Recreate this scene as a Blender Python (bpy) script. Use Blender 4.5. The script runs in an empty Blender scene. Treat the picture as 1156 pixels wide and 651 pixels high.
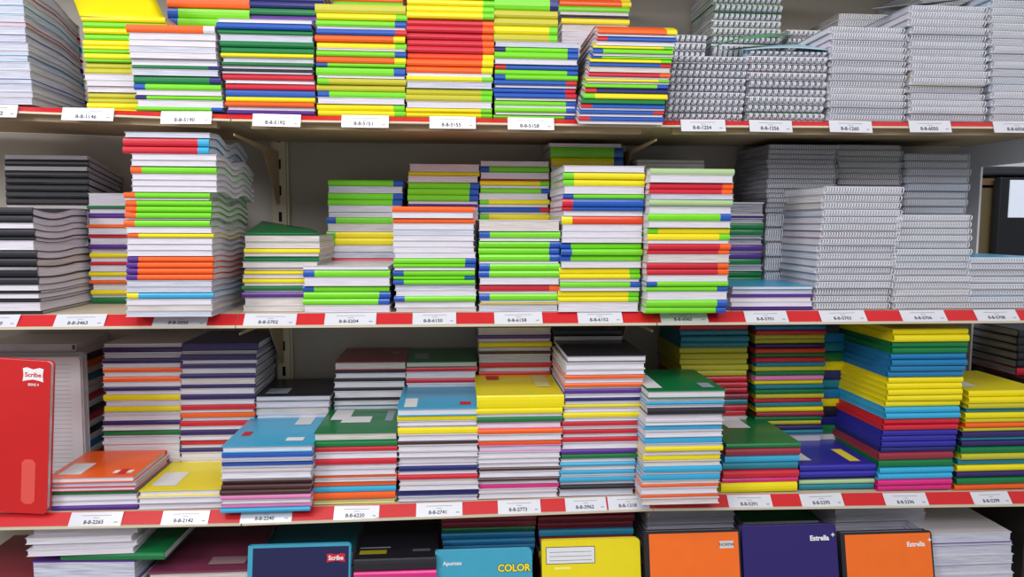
import bpy, math, random, re
from mathutils import Vector, Matrix
random.seed(7)
sc = bpy.context.scene
col = sc.collection

# ------------------------------------------------------------------ camera
F_PX, W, H = 835.0, 1156, 651
YAW, PITCH, ROLL, D = math.radians(4.3), math.radians(5.09), math.radians(0.22), 1.4
cy, sy, cp, sp = math.cos(YAW), math.sin(YAW), math.cos(PITCH), math.sin(PITCH)
FW = Vector((sy*cp, cy*cp, -sp)); RT = Vector((cy, -sy, 0)); UP = RT.cross(FW)
c_, s_ = math.cos(ROLL), math.sin(ROLL)
R2, U2 = RT*c_ + UP*s_, UP*c_ - RT*s_
CAMZ = 1.35
ORG = Vector((0, -D, CAMZ))
cam = bpy.data.cameras.new('camera'); cam.sensor_width = 36; cam.lens = F_PX/W*36
camo = bpy.data.objects.new('camera', cam); col.objects.link(camo)
M = Matrix((R2, U2, -FW)).transposed().to_4x4(); M.translation = ORG
camo.matrix_world = M; sc.camera = camo

def at(px, py, Y=0.0):
    """world point seen at a photograph pixel, on the upright plane y = Y"""
    d = FW + R2*((px-W/2)/F_PX) - U2*((py-H/2)/F_PX)
    return ORG + d*((Y+D)/d.y)

# ------------------------------------------------------------------ materials
def lin(c):
    return tuple(((v/255)/12.92 if v/255 <= .04045 else (((v/255)+.055)/1.055)**2.4) for v in c)
MATS = {}
def mat(name, rgb, rough=.45, metal=0, coat=0, var=.06, scale=30, emit=0, spec=.5, trans=0, alpha=1):
    if name in MATS: return MATS[name]
    m = bpy.data.materials.new(name); m.use_nodes = True
    nt = m.node_tree; b = nt.nodes['Principled BSDF']
    tc = nt.nodes.new('ShaderNodeTexCoord'); nz = nt.nodes.new('ShaderNodeTexNoise')
    nz.inputs['Scale'].default_value = scale; nz.inputs['Detail'].default_value = 3
    mx = nt.nodes.new('ShaderNodeMix'); mx.data_type = 'RGBA'
    l = lin(rgb)
    mx.inputs['A'].default_value = tuple(v*(1-var) for v in l)+(1,)
    mx.inputs['B'].default_value = tuple(min(1, v*(1+var)) for v in l)+(1,)
    geo = nt.nodes.new('ShaderNodeNewGeometry')
    nt.links.new(geo.outputs['Position'], nz.inputs['Vector'])
    nt.links.new(nz.outputs['Fac'], mx.inputs['Factor'])
    nt.links.new(mx.outputs['Result'], b.inputs['Base Color'])
    b.inputs['Roughness'].default_value = rough; b.inputs['Metallic'].default_value = metal
    b.inputs['Coat Weight'].default_value = coat; b.inputs['Coat Roughness'].default_value = .15
    b.inputs['Specular IOR Level'].default_value = spec
    b.inputs['Transmission Weight'].default_value = trans; b.inputs['Alpha'].default_value = alpha
    if emit:
        b.inputs['Emission Color'].default_value = l+(1,); b.inputs['Emission Strength'].default_value = emit
    MATS[name] = m; return m

def paper(name, rgb, dark, n=9):
    """page edges: fine horizontal sheet lines across the thickness"""
    if name in MATS: return MATS[name]
    m = bpy.data.materials.new(name); m.use_nodes = True
    nt = m.node_tree; b = nt.nodes['Principled BSDF']
    tc = nt.nodes.new('ShaderNodeTexCoord'); mp = nt.nodes.new('ShaderNodeMapping')
    mp.inputs['Scale'].default_value = (1.2, 1.2, n)
    nz = nt.nodes.new('ShaderNodeTexNoise'); nz.inputs['Scale'].default_value = 2.2; nz.inputs['Detail'].default_value = 2
    oi = nt.nodes.new('ShaderNodeObjectInfo'); ad = nt.nodes.new('ShaderNodeVectorMath')
    nt.links.new(tc.outputs['Object'], mp.inputs['Vector'])
    nt.links.new(mp.outputs['Vector'], ad.inputs[0]); 
    cb = nt.nodes.new('ShaderNodeCombineXYZ'); ml = nt.nodes.new('ShaderNodeMath'); ml.operation = 'MULTIPLY'; ml.inputs[1].default_value = 40
    nt.links.new(oi.outputs['Random'], ml.inputs[0]); nt.links.new(ml.outputs[0], cb.inputs['X']); nt.links.new(cb.outputs[0], ad.inputs[1])
    nt.links.new(ad.outputs[0], nz.inputs['Vector'])
    cr = nt.nodes.new('ShaderNodeValToRGB'); cr.color_ramp.elements[0].position = .34; cr.color_ramp.elements[1].position = .6
    cr.color_ramp.elements[0].color = lin(dark)+(1,); cr.color_ramp.elements[1].color = lin(rgb)+(1,)
    nt.links.new(nz.outputs['Fac'], cr.inputs['Fac']); nt.links.new(cr.outputs['Color'], b.inputs['Base Color'])
    b.inputs['Roughness'].default_value = .8; b.inputs['Specular IOR Level'].default_value = .2
    MATS[name] = m; return m

COL = {  # letter: (word, rgb)
 'Y': ('yellow', (240, 222, 10)), 'G': ('lime green', (120, 214, 28)), 'B': ('royal blue', (28, 84, 178)), 'R': ('red', (205, 32, 52)),
 'O': ('orange', (248, 98, 24)), 'K': ('black', (30, 29, 38)), 'W': ('white', (216, 212, 218)), 'N': ('navy blue', (28, 34, 110)),
 'P': ('purple', (86, 40, 140)), 'D': ('dark green', (10, 118, 62)), 'C': ('sky blue', (52, 170, 214)), 'T': ('teal', (28, 128, 148)),
 'M': ('magenta', (220, 36, 130)), 'I': ('pink', (228, 130, 186)), 'U': ('brown', (72, 40, 40)), 'L': ('pale green', (176, 204, 148)),
 'A': ('maroon', (150, 44, 62)), 'Z': ('grey', (120, 122, 128)), 'X': ('olive yellow', (196, 190, 46)), 'V': ('dark violet', (50, 34, 100)),
 'S': ('red-orange', (226, 66, 24)), 'E': ('medium blue', (22, 118, 170)), 'H': ('cream', (216, 204, 182)), 'F': ('blue-violet', (44, 42, 160)),
 'Q': ('mauve', (122, 52, 78)),
}
def cmat(ch):
    w, rgb = COL[ch]
    return mat('cover_'+w.replace(' ', '_').replace('-', '_'), rgb, rough=.36, coat=.25, var=.05)
PAPER = paper('page_edges', (228, 224, 232), (196, 191, 203), 12)
PAPER_W = paper('page_edges_warm', (220, 212, 208), (184, 174, 172))
PAPER_B = paper('page_edges_cool', (210, 212, 226), (166, 168, 186))
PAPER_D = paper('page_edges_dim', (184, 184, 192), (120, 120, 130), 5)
WIRE = mat('coil_wire_pale', (236, 237, 243), rough=.35, metal=0)
WIRE_D = mat('coil_wire_dark', (226, 228, 236), rough=.3, metal=.1)
LABELM = mat('label_paper', (226, 226, 230), rough=.5)
INK = mat('ink', (62, 60, 66), rough=.7)
CREAM = mat('shelf_cream_paint', (206, 194, 168), rough=.45, var=.08, scale=6)
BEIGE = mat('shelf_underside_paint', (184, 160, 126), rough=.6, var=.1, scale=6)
PANELM = mat('back_panel_paint', (186, 179, 170), rough=.6, var=.06, scale=3)
RAILR = mat('price_rail_red', (206, 28, 34), rough=.35, coat=.3, var=.06, scale=12)

# ------------------------------------------------------------------ mesh helpers
def mesh_obj(name, verts, faces, m, parent=None, smooth=False):
    me = bpy.data.meshes.new(name); me.from_pydata(verts, [], faces); me.update()
    me.materials.append(m)
    if smooth:
        for p in me.polygons: p.use_smooth = True
    o = bpy.data.objects.new(name, me); col.objects.link(o)
    if parent: o.parent = parent
    return o
def box_vf(x0, x1, y0, y1, z0, z1, V=None, Fc=None):
    V = [] if V is None else V; Fc = [] if Fc is None else Fc
    n = len(V)
    V += [(x0,y0,z0),(x1,y0,z0),(x1,y1,z0),(x0,y1,z0),(x0,y0,z1),(x1,y0,z1),(x1,y1,z1),(x0,y1,z1)]
    Fc += [tuple(n+i for i in f) for f in ((0,3,2,1),(4,5,6,7),(0,1,5,4),(1,2,6,5),(2,3,7,6),(3,0,4,7))]
    return V, Fc
def box(name, x0, x1, y0, y1, z0, z1, m, parent=None, bevel=0):
    o = mesh_obj(name, *box_vf(x0,x1,y0,y1,z0,z1), m, parent)
    if bevel:
        b = o.modifiers.new('bevel', 'BEVEL'); b.width = bevel; b.segments = 2
    return o
def prism(name, pts, y0, y1, m, parent=None):
    """polygon pts (x, z) extruded along y"""
    n = len(pts); V = [(x, y0, z) for x, z in pts] + [(x, y1, z) for x, z in pts]
    Fc = [tuple(range(n)), tuple(range(2*n-1, n-1, -1))] + [((i+1) % n, i, n+i, n+(i+1) % n) for i in range(n)]
    return mesh_obj(name, V, Fc, m, parent)
def struct(o):
    o['kind'] = 'structure'; return o
def tag(o, label, cat, group=None):
    o['label'] = label; o['category'] = cat
    if group: o['group'] = group
    return o
def empty(name, loc, parent=None):
    o = bpy.data.objects.new(name, None); col.objects.link(o); o.location = loc; o.empty_display_size = .02
    if parent: o.parent = parent
    return o
def text(name, s, size, m, parent, loc, rot=(math.pi/2, 0, 0), ext=.0002, align='CENTER', off=0):
    cu = bpy.data.curves.new(name, 'FONT'); cu.body = s; cu.size = size; cu.extrude = ext; cu.align_x = align; cu.align_y = 'CENTER'
    cu.offset = off; cu.resolution_u = 3
    cu.materials.append(m)
    o = bpy.data.objects.new(name, cu); col.objects.link(o); o.parent = parent; o.location = loc; o.rotation_euler = rot
    return o

# ------------------------------------------------------------------ notebook meshes (unit box, spine at y=0)
YS = [0, .06, .12, .2, .3, .4, .5, .6, .7, .8, .88, .94, 1]
def cover_vf(x0, x1, th, rnd, flip, curl=None, squash=1.0):
    """C-shaped cover: top plate, rounded spine, bottom plate"""
    outer, inner = [], []
    ys = [y for y in YS if y > rnd+.02]
    for y in reversed(ys): outer.append((y, 1)); inner.append((y, 1-th))
    n = 5
    for i in range(n+1):
        a = math.pi*i/n
        outer.append((rnd-rnd*math.sin(a), .5+.5*math.cos(a)))
        inner.append((rnd+.004-(rnd-.006)*math.sin(a) if rnd > .006 else rnd+.004, .5+(.5-th)*math.cos(a)))
    for y in ys: outer.append((y, 0)); inner.append((y, th))
    V, Fc = [], []
    k = len(outer)
    for x in (x0, x1):
        for pr in (outer, inner):
            for (y, z) in pr:
                yy = 1-y if flip else y
                zz = z + (curl(yy, z) if curl else 0)
                V.append((x, yy, zz))
    for i in range(k-1):
        o0, o1, i0, i1 = i, i+1, k+i, k+i+1
        O0, O1, I0, I1 = 2*k+i, 2*k+i+1, 3*k+i, 3*k+i+1
        Fc += [(o0, O0, O1, o1), (i1, I1, I0, i0), (o1, i1, i0, o0), (O0, I0, I1, O1)]
    Fc += [(0, k, 3*k, 2*k), (k-1, 3*k-1, 4*k-1, 2*k-1)]
    if flip: Fc = [tuple(reversed(f)) for f in Fc]
    return V, Fc
def pages_vf(th, y0, y1, flip, curl=None, ix=.012):
    ys = [y0] + [y for y in YS if y0+.02 < y < y1-.02] + [y1]
    V, Fc = [], []
    for y in ys:
        yy = 1-y if flip else y
        for x, z in ((ix, th), (1-ix, th), (1-ix, 1-th), (ix, 1-th)): V.append((x, yy, z+(curl(yy, z) if curl else 0)))
    n = len(ys)
    for i in range(n-1):
        a, b = 4*i, 4*i+4
        for j in range(4):
            k = (j+1) % 4
            Fc.append((a+j, a+k, b+k, b+j))
    Fc += [(3, 2, 1, 0), (4*n-4, 4*n-3, 4*n-2, 4*n-1)]
    if flip: Fc = [tuple(reversed(f)) for f in Fc]
    return V, Fc
def coil_vf(n, dbl):
    """row of wire loops through the bound edge, in unit coordinates of a .155 x .2 x .014 notebook"""
    V, Fc = [], []; dx, dy, dz = .155, .2, .0125
    r = .00085 if not dbl else .0014; ry, rz = .0068, dz*(.5 if not dbl else .44)
    xs = []
    for i in range(n):
        u = (i+.5)/n
        xs += [u] if not dbl else [u-.16/n, u+.12/n]
    seg = 9
    for u in xs:
        base = len(V)
        for s in range(seg):
            a = 2*math.pi*s/seg
            cyy, czz = math.cos(a), math.sin(a)
            for q in range(4):
                b = math.pi/2*q+.78
                rr = r*math.cos(b)
                V.append((u + (r*math.sin(b)+ (.0012 if s < seg/2 else 0))/dx*1.0, (.001+ (ry+rr)*cyy)/dy, .5 + (rz-r+rr)*czz/dz))
        for s in range(seg):
            s2 = (s+1) % seg
            for q in range(4):
                q2 = (q+1) % 4
                Fc.append((base+4*s+q, base+4*s+q2, base+4*s2+q2, base+4*s2+q))
    return V, Fc
MESH = {}
def cached(key, fn, m):
    if key not in MESH:
        V, Fc = fn(); me = bpy.data.meshes.new(key[0]); me.from_pydata(V, [], Fc); me.update(); me.materials.append(m)
        MESH[key] = me
    return MESH[key]
def part(name, me, parent):
    o = bpy.data.objects.new(name, me); col.objects.link(o); o.parent = parent; return o

ORD = ('top one first second third fourth fifth sixth seventh eighth ninth tenth eleventh twelfth thirteenth fourteenth fifteenth sixteenth seventeenth '
       'eighteenth nineteenth twentieth twenty-first twenty-second twenty-third twenty-fourth twenty-fifth twenty-sixth twenty-seventh '
       'twenty-eighth twenty-ninth thirtieth thirty-first thirty-second thirty-third thirty-fourth thirty-fifth thirty-sixth thirty-seventh thirty-eighth thirty-ninth fortieth').split()[2:]

def make_notebook(kind, tok, loc, w, d, t, curl=None, rot=0, paper_m=None, spine='front'):
    """tok: dict(c=colour letter, spine=bool, tipl, tipr)"""
    name = {'soft': 'softcover_notebook', 'hard': 'hardcover_notebook', 'wire': 'spiral_notebook', 'wired': 'spiral_notebook'}[kind]
    if kind == 'soft' and (tok.get('tipl') or tok.get('tipr')): name = 'two_tone_notebook'
    elif kind == 'soft' and not tok['spine']: name = 'stapled_notebook'
    if kind == 'wire' and tok['c'] == 'W': WIREPALE = mat('cover_frosted_grey', (150, 151, 160), rough=.4)
    root = empty(name, loc); root.scale = (w, d, t); root.rotation_euler = (0, 0, rot)
    c = tok['c']; flip = not tok['spine']
    th = {'soft': .07, 'hard': .11, 'wire': .09, 'wired': .12}[kind]
    rnd = {'soft': .02, 'hard': .013, 'wire': .0, 'wired': 0}[kind]
    cf = (lambda y, q: curl(y, q)/t) if curl else None
    uid = (id(root),) if curl else ()
    pm = paper_m or PAPER
    if paper_m == 'self':
        pm = mat('dyed_edge_'+COL[c][0].replace(' ', '_'), tuple(int(v*.93) for v in COL[c][1]), rough=.5)
        name = 'plastic_cover_notebook'; root.name = name
    if kind in ('wire', 'wired'):
        def plates():
            V, Fc = [], []
            ys = YS
            for z0, z1 in ((0, th), (1-th, 1)):
                n0 = len(V)
                for y in [.03]+ys[1:]:
                    for x, z in ((0, z0), (1, z0), (1, z1), (0, z1)): V.append((x, y, z+(cf(y, z) if cf else 0)))
                n = len(ys)
                for i in range(n-1):
                    a, b = n0+4*i, n0+4*i+4
                    for j in range(4): Fc.append((a+j, a+(j+1) % 4, b+(j+1) % 4, b+j))
                Fc += [(n0+3, n0+2, n0+1, n0), tuple(n0+4*n-4+i for i in range(4))]
            return V, Fc
        part('cover', cached(('cover', kind, c)+uid, plates, WIREPALE if kind == 'wire' and c == 'W' else cmat(c)), root)
        part('pages', cached(('pages', kind, pm.name)+uid, lambda: pages_vf(th, .034, .995, False, cf, .008), pm), root)
        if tok.get('coil', True):
            nc = 13 if kind == 'wired' else 29
            part('coil_recess_shade', cached(('edge', kind), lambda: box_vf(.01, .99, .0335, .0339, th, 1-th), mat('coil_recess_shade_'+kind, (92, 90, 100) if kind == 'wired' else (172, 172, 182))), root)  # recess shade behind the coil, put in as a darker strip
            co = part('wire_coil', cached(('coil', kind), lambda: coil_vf(nc, kind == 'wired'), WIRE if kind == 'wire' else WIRE_D), root)
            if cf: co.location.z = cf(0, .5)
        return root
    tl, tr = tok.get('tipl'), tok.get('tipr')
    x0, x1 = (.13 if tl else 0), (.87 if tr else 1)
    def cv(a, b): return lambda: cover_vf(a, b, th, rnd, flip, cf)
    part('cover', cached(('cover', kind, c, x0, x1, flip)+uid, cv(x0, x1), cmat(c)), root)
    if tl: part('corner_band', cached(('band', kind, tl, 'l', flip)+uid, cv(0, .13), cmat(tl)), root)
    if tr: part('corner_band', cached(('band', kind, tr, 'r', flip)+uid, cv(.87, 1), cmat(tr)), root)
    part('pages', cached(('pages', kind, pm.name, flip)+uid, lambda: pages_vf(th, .05, .985 if kind == 'hard' else .995, flip, cf, .012), pm), root)
    return root

def parse(s):
    out = []
    for tk in s.split():
        m = re.match(r'^([A-Za-z])(<[A-Z])?(>[A-Z])?(:[\d.]+)?(\*\d+)?$', tk)
        assert m, tk
        ch, l, r, wt, rp = m.groups()
        t = dict(c=ch.upper(), spine=ch.isupper(), tipl=l and l[1], tipr=r and r[1], w=float(wt[1:]) if wt else 1.0)
        for _ in range(int(rp[1:]) if rp else 1): out.append(dict(t))
    return out

# ------------------------------------------------------------------ shelving
Z1, Z2, Z3 = CAMZ+.1975, CAMZ+.1975-.3673, CAMZ+.1975-.3673-.3702
Z4 = Z3-.27
BACK = .37
XJ1, XJ2 = at(270, 362).x, at(738, 362).x
XL, XR = at(-260, 362).x, at(1209, 362).x
SH = (Z1, Z2, Z3, Z4)
PX = .00168
KN = ((9*PX, -2.5*PX, -2.5*PX, 2*PX), (0, 0, 0, 0), (2*PX, -2*PX, 2.8*PX, -4*PX), (0, 0, 0, 0))
KX = (XL, XJ1, XJ2, XR)
def shelf_z(row, x):
    k = 0 if x < XJ1 else 1 if x < XJ2 else 2
    f = max(0, min(1, (x-KX[k])/(KX[k+1]-KX[k])))
    return SH[row]+KN[row][k]*(1-f)+KN[row][k+1]*f
BAYS = [(XL, XJ1), (XJ1, XJ2), (XJ2, XR)]
for bi, (aa, bb) in enumerate(BAYS):
    for r in range(4):
        za, zb = shelf_z(r, aa+1e-6), shelf_z(r, bb-1e-6)
        z = 0; a = 0; b = bb-aa
        g = .0008
        root = empty('shelf_board', (aa, 0, za)); root.rotation_euler.y = -math.atan2(zb-za, bb-aa)
        rown = ('top', 'second', 'third', 'lowest')[r]
        bayn = ('before the slotted bracket post', 'between the two bracket posts', 'beside the dark checkout counter')[bi]
        tag(root, 'cream metal shelf with red price rail, %s level, %s' % (rown, bayn), 'shelf', 'cream metal shelves of the gondola')
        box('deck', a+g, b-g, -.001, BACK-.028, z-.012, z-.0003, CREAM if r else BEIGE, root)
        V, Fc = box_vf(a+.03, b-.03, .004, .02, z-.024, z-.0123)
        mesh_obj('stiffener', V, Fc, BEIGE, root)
        # slanted price rail
        V = []; Fc = []
        pr = [(-.003, z-.001), (-.022, z-.0195), (-.024, z-.0195), (-.0245, z-.0245), (-.003, z-.0245)]
        if r == 0: pr = [(-.003, z-.001), (-.013, z-.010), (-.0145, z-.010), (-.015, z-.0135), (-.003, z-.0135)]
        n = len(pr)
        for x in (a+g, b-g): V += [(x, yy, zz) for yy, zz in pr]
        Fc = [tuple(range(n)), tuple(range(2*n-1, n-1, -1))] + [(i, n+i, n+(i+1) % n, (i+1) % n) for i in range(n)]
        mesh_obj('lip', V, Fc, CREAM, root)
        q = pr[0]; w_ = pr[1]
        nx, nz = (q[1]-w_[1]), -(q[0]-w_[0]); L = math.hypot(nx, nz); nx, nz = -nx/L*.0006, -nz/L*.0006
        V = [(x, yy+ox, zz+oz) for x in (a+g, b-g) for (yy, zz) in ((q[0], q[1]), (w_[0], w_[1])) for ox, oz in ((0, 0), (nx, -nz if nz < 0 else nz))]
        # 0 top in,1 top out,2 bot in,3 bot out / +4
        Fc = [(1, 3, 7, 5), (0, 4, 6, 2), (0, 1, 5, 4), (2, 6, 7, 3), (0, 2, 3, 1), (4, 5, 7, 6)]
        mesh_obj('red_price_strip', V, Fc, RAILR, root)
PANEL_END = at(1078, 300, BACK).x
box('wall_back', XL-.1, PANEL_END, BACK, BACK+.02, Z4-.3, Z1+.5, PANELM)['kind'] = 'structure'
box('floor', -4, 4, -4, 4, -.02, 0, mat('floor_tile', (170, 166, 160), rough=.3, var=.05))['kind'] = 'structure'
box('trim_1', XL-.1, PANEL_END, -.01, BACK+.02, Z4-.32, Z4-.034, CREAM)['kind'] = 'structure'

# bracket posts with slots, and shelf arms
POST = mat('post_paint', (214, 204, 178), rough=.5, var=.08, scale=8)
DARK = mat('dark_slot', (20, 18, 16), rough=.9)
for i, xj in enumerate((XJ1, XJ2)):
    root = empty('bracket_post', (xj, BACK-.003, Z4-.3))
    tag(root, 'cream slotted bracket post %s' % ('beside the wavy red-topped notebook stack', 'behind the black-spined green-topped notebooks')[i], 'post', 'slotted bracket posts of the shelving')
    V, Fc = box_vf(-.014, .014, -.022, 0, .0, 1.5)
    box_vf(-.019, -.0145, -.016, 0, 0, 1.5, V, Fc); box_vf(.0145, .019, -.016, 0, 0, 1.5, V, Fc)
    mesh_obj('upright', V, Fc, POST, root)
    V, Fc = [], []
    for k in range(25): box_vf(-.0035, .0035, -.0226, -.0215, .03+.06*k, .052+.06*k, V, Fc)
    mesh_obj('slots', V, Fc, DARK, root)
    for r in (0, 1, 2):
        zt = SH[r]-.0375
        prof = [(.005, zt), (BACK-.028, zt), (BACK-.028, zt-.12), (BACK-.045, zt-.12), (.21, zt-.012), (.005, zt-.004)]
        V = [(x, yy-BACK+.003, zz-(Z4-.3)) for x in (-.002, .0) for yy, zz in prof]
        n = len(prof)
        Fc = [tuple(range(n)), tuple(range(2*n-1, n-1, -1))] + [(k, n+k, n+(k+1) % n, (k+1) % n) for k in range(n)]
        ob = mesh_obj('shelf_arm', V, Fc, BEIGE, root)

# ------------------------------------------------------------------ stacks
NB = []
def stack(row, desc, top, bot, toks, yo=0.0, vis=None, kind='soft', d=None, curlf=None, sag=0, rot=0, pm=None, jit=1.0, fill='w', tilt=0, spine=None, shift=None):
    """top=(x0,x1,y): front face top edge in the photo; bot=(x0,x1) at the foot (or at y=vis when the rest is hidden)"""
    tk = parse(toks)
    a = at(top[0], top[2], yo); b = at(top[1], top[2], yo)
    zt = (a.z+b.z)/2
    xm = (a.x+b.x)/2
    zs = max(shelf_z(row, a.x), shelf_z(row, b.x))+.0004
    if vis:
        zv = at((bot[0]+bot[1])/2, vis, yo).z
    else:
        zv = zs
    pb = at(bot[0], vis or 0, yo) if vis else None
    def bx(px):
        lo = ORG.z; 
        # foot of the stack: find the pixel row of the shelf there
        y = 300.0
        for _ in range(12):
            p = at(px, y, yo); y += (p.z-zv)/((yo+D)/F_PX)
        return at(px, y, yo).x
    xb0, xb1 = bx(bot[0]), bx(bot[1])
    tot = sum(t['w'] for t in tk); Hh = zt-zv
    for t in tk: t['t'] = t['w']/tot*Hh
    if vis and zv-zs > .004:
        rem = zv-zs; n = max(1, round(rem/.034))
        ft = parse(' '.join([fill]*n)) if len(fill) == 1 else parse(fill)
        n = len(ft)
        for t in ft: t['t'] = rem/n
        hid = n; tk = tk+ft
    z = zt
    if d is None: d = .2 if yo < .08 else min(.19, BACK-.012-yo)
    nn = len(tk)
    for xp in (XJ1, XJ2):
        if min(a.x, xb0)-.02 < xp < max(b.x, xb1)+.02: d = min(d, BACK-.034-yo)
    for i, t in enumerate(tk):
        z -= t['t']
        f = max(0, min(1, (zt-z-t['t']/2)/max(Hh, 1e-3)))
        if vis: f = min(f, 1)
        X0 = a.x+(xb0-a.x)*f; X1 = b.x+(xb1-b.x)*f
        if shift: X0 += shift(f); X1 += shift(f)
        j = jit*random.uniform(-.0018, .0018); k = jit*random.uniform(-.004, .004)*(.12 if (curlf or sag) else 1)
        cl = None
        if curlf: cl = (lambda y, q, z=z, th_=t['t']: curlf(y, (z+q*th_-zs)/max(zt-zs, .01)))
        elif sag: cl = (lambda y, q: -sag*max(0, (.16-y)/.16))
        tt = t['t']-(.0007 if (curlf or sag) else .00025)
        ky = k+yo
        if ky+d > BACK-.008: ky = BACK-.008-d
        if i == nn-1: ky = yo
        rz = jit*random.uniform(-.007, .007)*(.3 if (curlf or sag) else 1)+rot
        pmx = pm or (PAPER if random.random() < .72 else random.choice((PAPER_W, PAPER_B)))
        if not t['spine'] and kind in ('soft', 'hard') and t['c'] == 'W': t['c'] = 'W'
        o = make_notebook(kind, t, (X0+j, ky, z+.0001), (X1-X0), d, tt, cl, rz, pmx)
        cw = COL[t['c']][0]
        kn = {'soft': 'softcover notebook', 'hard': 'hardcover notebook', 'wire': 'spiral notebook', 'wired': 'coarse-coil spiral notebook'}[kind]
        extra = ''
        tip = t.get('tipl') or t.get('tipr')
        if tip: extra = ' with %s corner' % COL[tip][0]
        elif not t['spine'] and kind in ('soft', 'hard'): extra = ' showing page edges'
        lab = '%s %s%s, %s down in %s' % (cw, kn if kind[0] == 'w' else 'notebook', extra, ORD[i], desc)
        if len(lab.split()) > 16: lab = '%s notebook, %s down in %s' % (cw, ORD[i], desc)
        tag(o, lab, {'soft': 'notebook', 'hard': 'hardcover notebook', 'wire': 'spiral notebook', 'wired': 'spiral notebook'}[kind], 'notebooks in '+desc)
        o['i'] = i
        NB.append(o)
        if i == 0: first = o
    del_i = [o.__delitem__('i') for o in NB[-nn:]]
    return first
# ---- top shelf
def curlA(y, h): return -.034*h*y**1.3 - .006*h*math.sin(y*9)*y
stack(0, 'curling white-paged pile beside the yellow-lime stack', (-82, 24, -30), (-68, 38), 'w:1.4 w:.7 r:.8 w c:1.2 w r:.6 w p:1.1 w w:.6 c:.9 w w:1.2 b:.7 w w:.7 w', curlf=curlA, pm=PAPER_B, yo=0)
stack(0, 'yellow-lime stack behind the orange-topped one', (92, 187, 18), (99, 192), 'Y G Y G Y Y:.7 G:.6 Y G:.5 X X w w w X X:.8 Y Y:.8', yo=.06)
stack(0, 'top shelf stack with orange notebook on top', (142, 242, 28), (154, 252), 'O>W:1.3 w w h w w D>N:.6 w D>N:1.3 G<B w:.8 G<N:.7 w:1.1 G>B:.7')
stack(0, 'blue-and-green-topped stack above the slotted post', (244, 352, 22), (257, 356), 'w:.6 B D:.8 w D D Y:.7 w:.7 D:.6 w:.4 K:.6 w:.3 R w:.5 R B:1.2 Y:.8 O:.8 w:.5 P:.7', kind='soft')
stack(0, 'lime and blue cornered stack, top shelf, topped with olive', (356, 459, 4), (358, 457), 'X:1.5 Y>G G>B w:.4 B>R O>Y Y>G w:.4 G>B:.9 O>Y G<B:.6 G>B:1.3 w:.4 X<G X G<B w Y>G Y>G:.9')
stack(0, 'tall yellow, red and orange banded stack, top shelf', (460, 559, -9), (459, 556), 'Y>G Y>G Y>G Y>G R>O*5 S>Y O>Y O>Y w:.5 Y>G:.8 w X>G X>G w Y>G:.7 Y>G:.7')
stack(0, 'lime and blue stack under muted lime notebooks', (558, 653, 47), (558, 650), 'w G<N>B G>B:1.3 w B<R>B G>B G<B B>R w:.4 B>R B>R w:.4 G>B w:.4 G>B w:.4 G>B:.7', d=.2)
stack(0, 'orange-topped stack leaning out over the red rail', (676, 765, 24), (652, 748), 'O>Y:1.1 w:.4 B<R w:.8 Y>G:.7 G<B w:.4 G<B:.6 Y>G:.8 B>R:.8 h R>O w:.3 Y>G:.7 w:.3 G>B N<R Y<G:1.2 D B<R:.8 w:.3 B>R:.9 w:.4 B<R w:.5', yo=-.045, sag=.014)
# back rank, top shelf
stack(0, 'orange-topped back stack behind blue-and-green one', (187, 281, -14), (190, 282), 'Y O G<B G<B:.8', yo=.17, vis=30)
stack(0, 'navy-topped back stack beside the olive notebook', (280, 366, -12), (283, 366), 'Y N:.8 N D P P', yo=.17, vis=32)
stack(0, 'orange back stack behind olive-topped notebooks', (374, 455, -20), (376, 454), 'R O O:.8 G', yo=.2, vis=10)
stack(0, 'orange back stack behind the overhanging top shelf stack', (629, 713, -12), (634, 709), 'O>Y O>Y O>Y G w:.5 N:.5 Y w', yo=.2, vis=34)
# muted lime notebooks lying on the lime and blue stack
_p = at(558, 47, 0)
_tk = parse('G>N:1.6 X X Y>G X>G')
_zt = at(594, -3, 0).z; _tot = sum(t['w'] for t in _tk); _z = _zt
for _i, t in enumerate(_tk):
    _h = t['w']/_tot*(_zt-_p.z-.0004); _z -= _h
    o = make_notebook('soft', t, (_p.x+random.uniform(-.001, .001), 0, _z+.0004), at(630, 20, 0).x-_p.x, .2, _h-.0003)
    tag(o, '%s narrow notebook, %s down on the lime and blue stack' % (COL[t['c']][0], ORD[_i]), 'notebook', 'narrow notebooks on the lime and blue stack')
# spiral notebooks
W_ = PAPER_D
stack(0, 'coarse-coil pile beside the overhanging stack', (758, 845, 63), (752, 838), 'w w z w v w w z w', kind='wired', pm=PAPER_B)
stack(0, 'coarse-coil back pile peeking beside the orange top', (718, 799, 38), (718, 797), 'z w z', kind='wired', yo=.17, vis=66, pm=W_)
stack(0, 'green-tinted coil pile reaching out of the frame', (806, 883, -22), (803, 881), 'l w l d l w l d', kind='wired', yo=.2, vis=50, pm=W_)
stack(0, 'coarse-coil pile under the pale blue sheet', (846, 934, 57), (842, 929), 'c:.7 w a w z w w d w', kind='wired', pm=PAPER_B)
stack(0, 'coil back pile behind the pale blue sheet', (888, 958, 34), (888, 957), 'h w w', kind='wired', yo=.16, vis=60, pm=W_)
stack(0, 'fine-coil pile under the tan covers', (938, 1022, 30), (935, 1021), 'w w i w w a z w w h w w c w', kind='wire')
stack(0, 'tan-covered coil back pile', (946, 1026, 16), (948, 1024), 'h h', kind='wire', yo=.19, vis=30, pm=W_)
stack(0, 'tall fine-coil pile beside the tan covers', (1026, 1112, 6), (1027, 1111), 'w w w w d w h w w w h w z w w w', kind='wire', jit=1.8)
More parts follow.
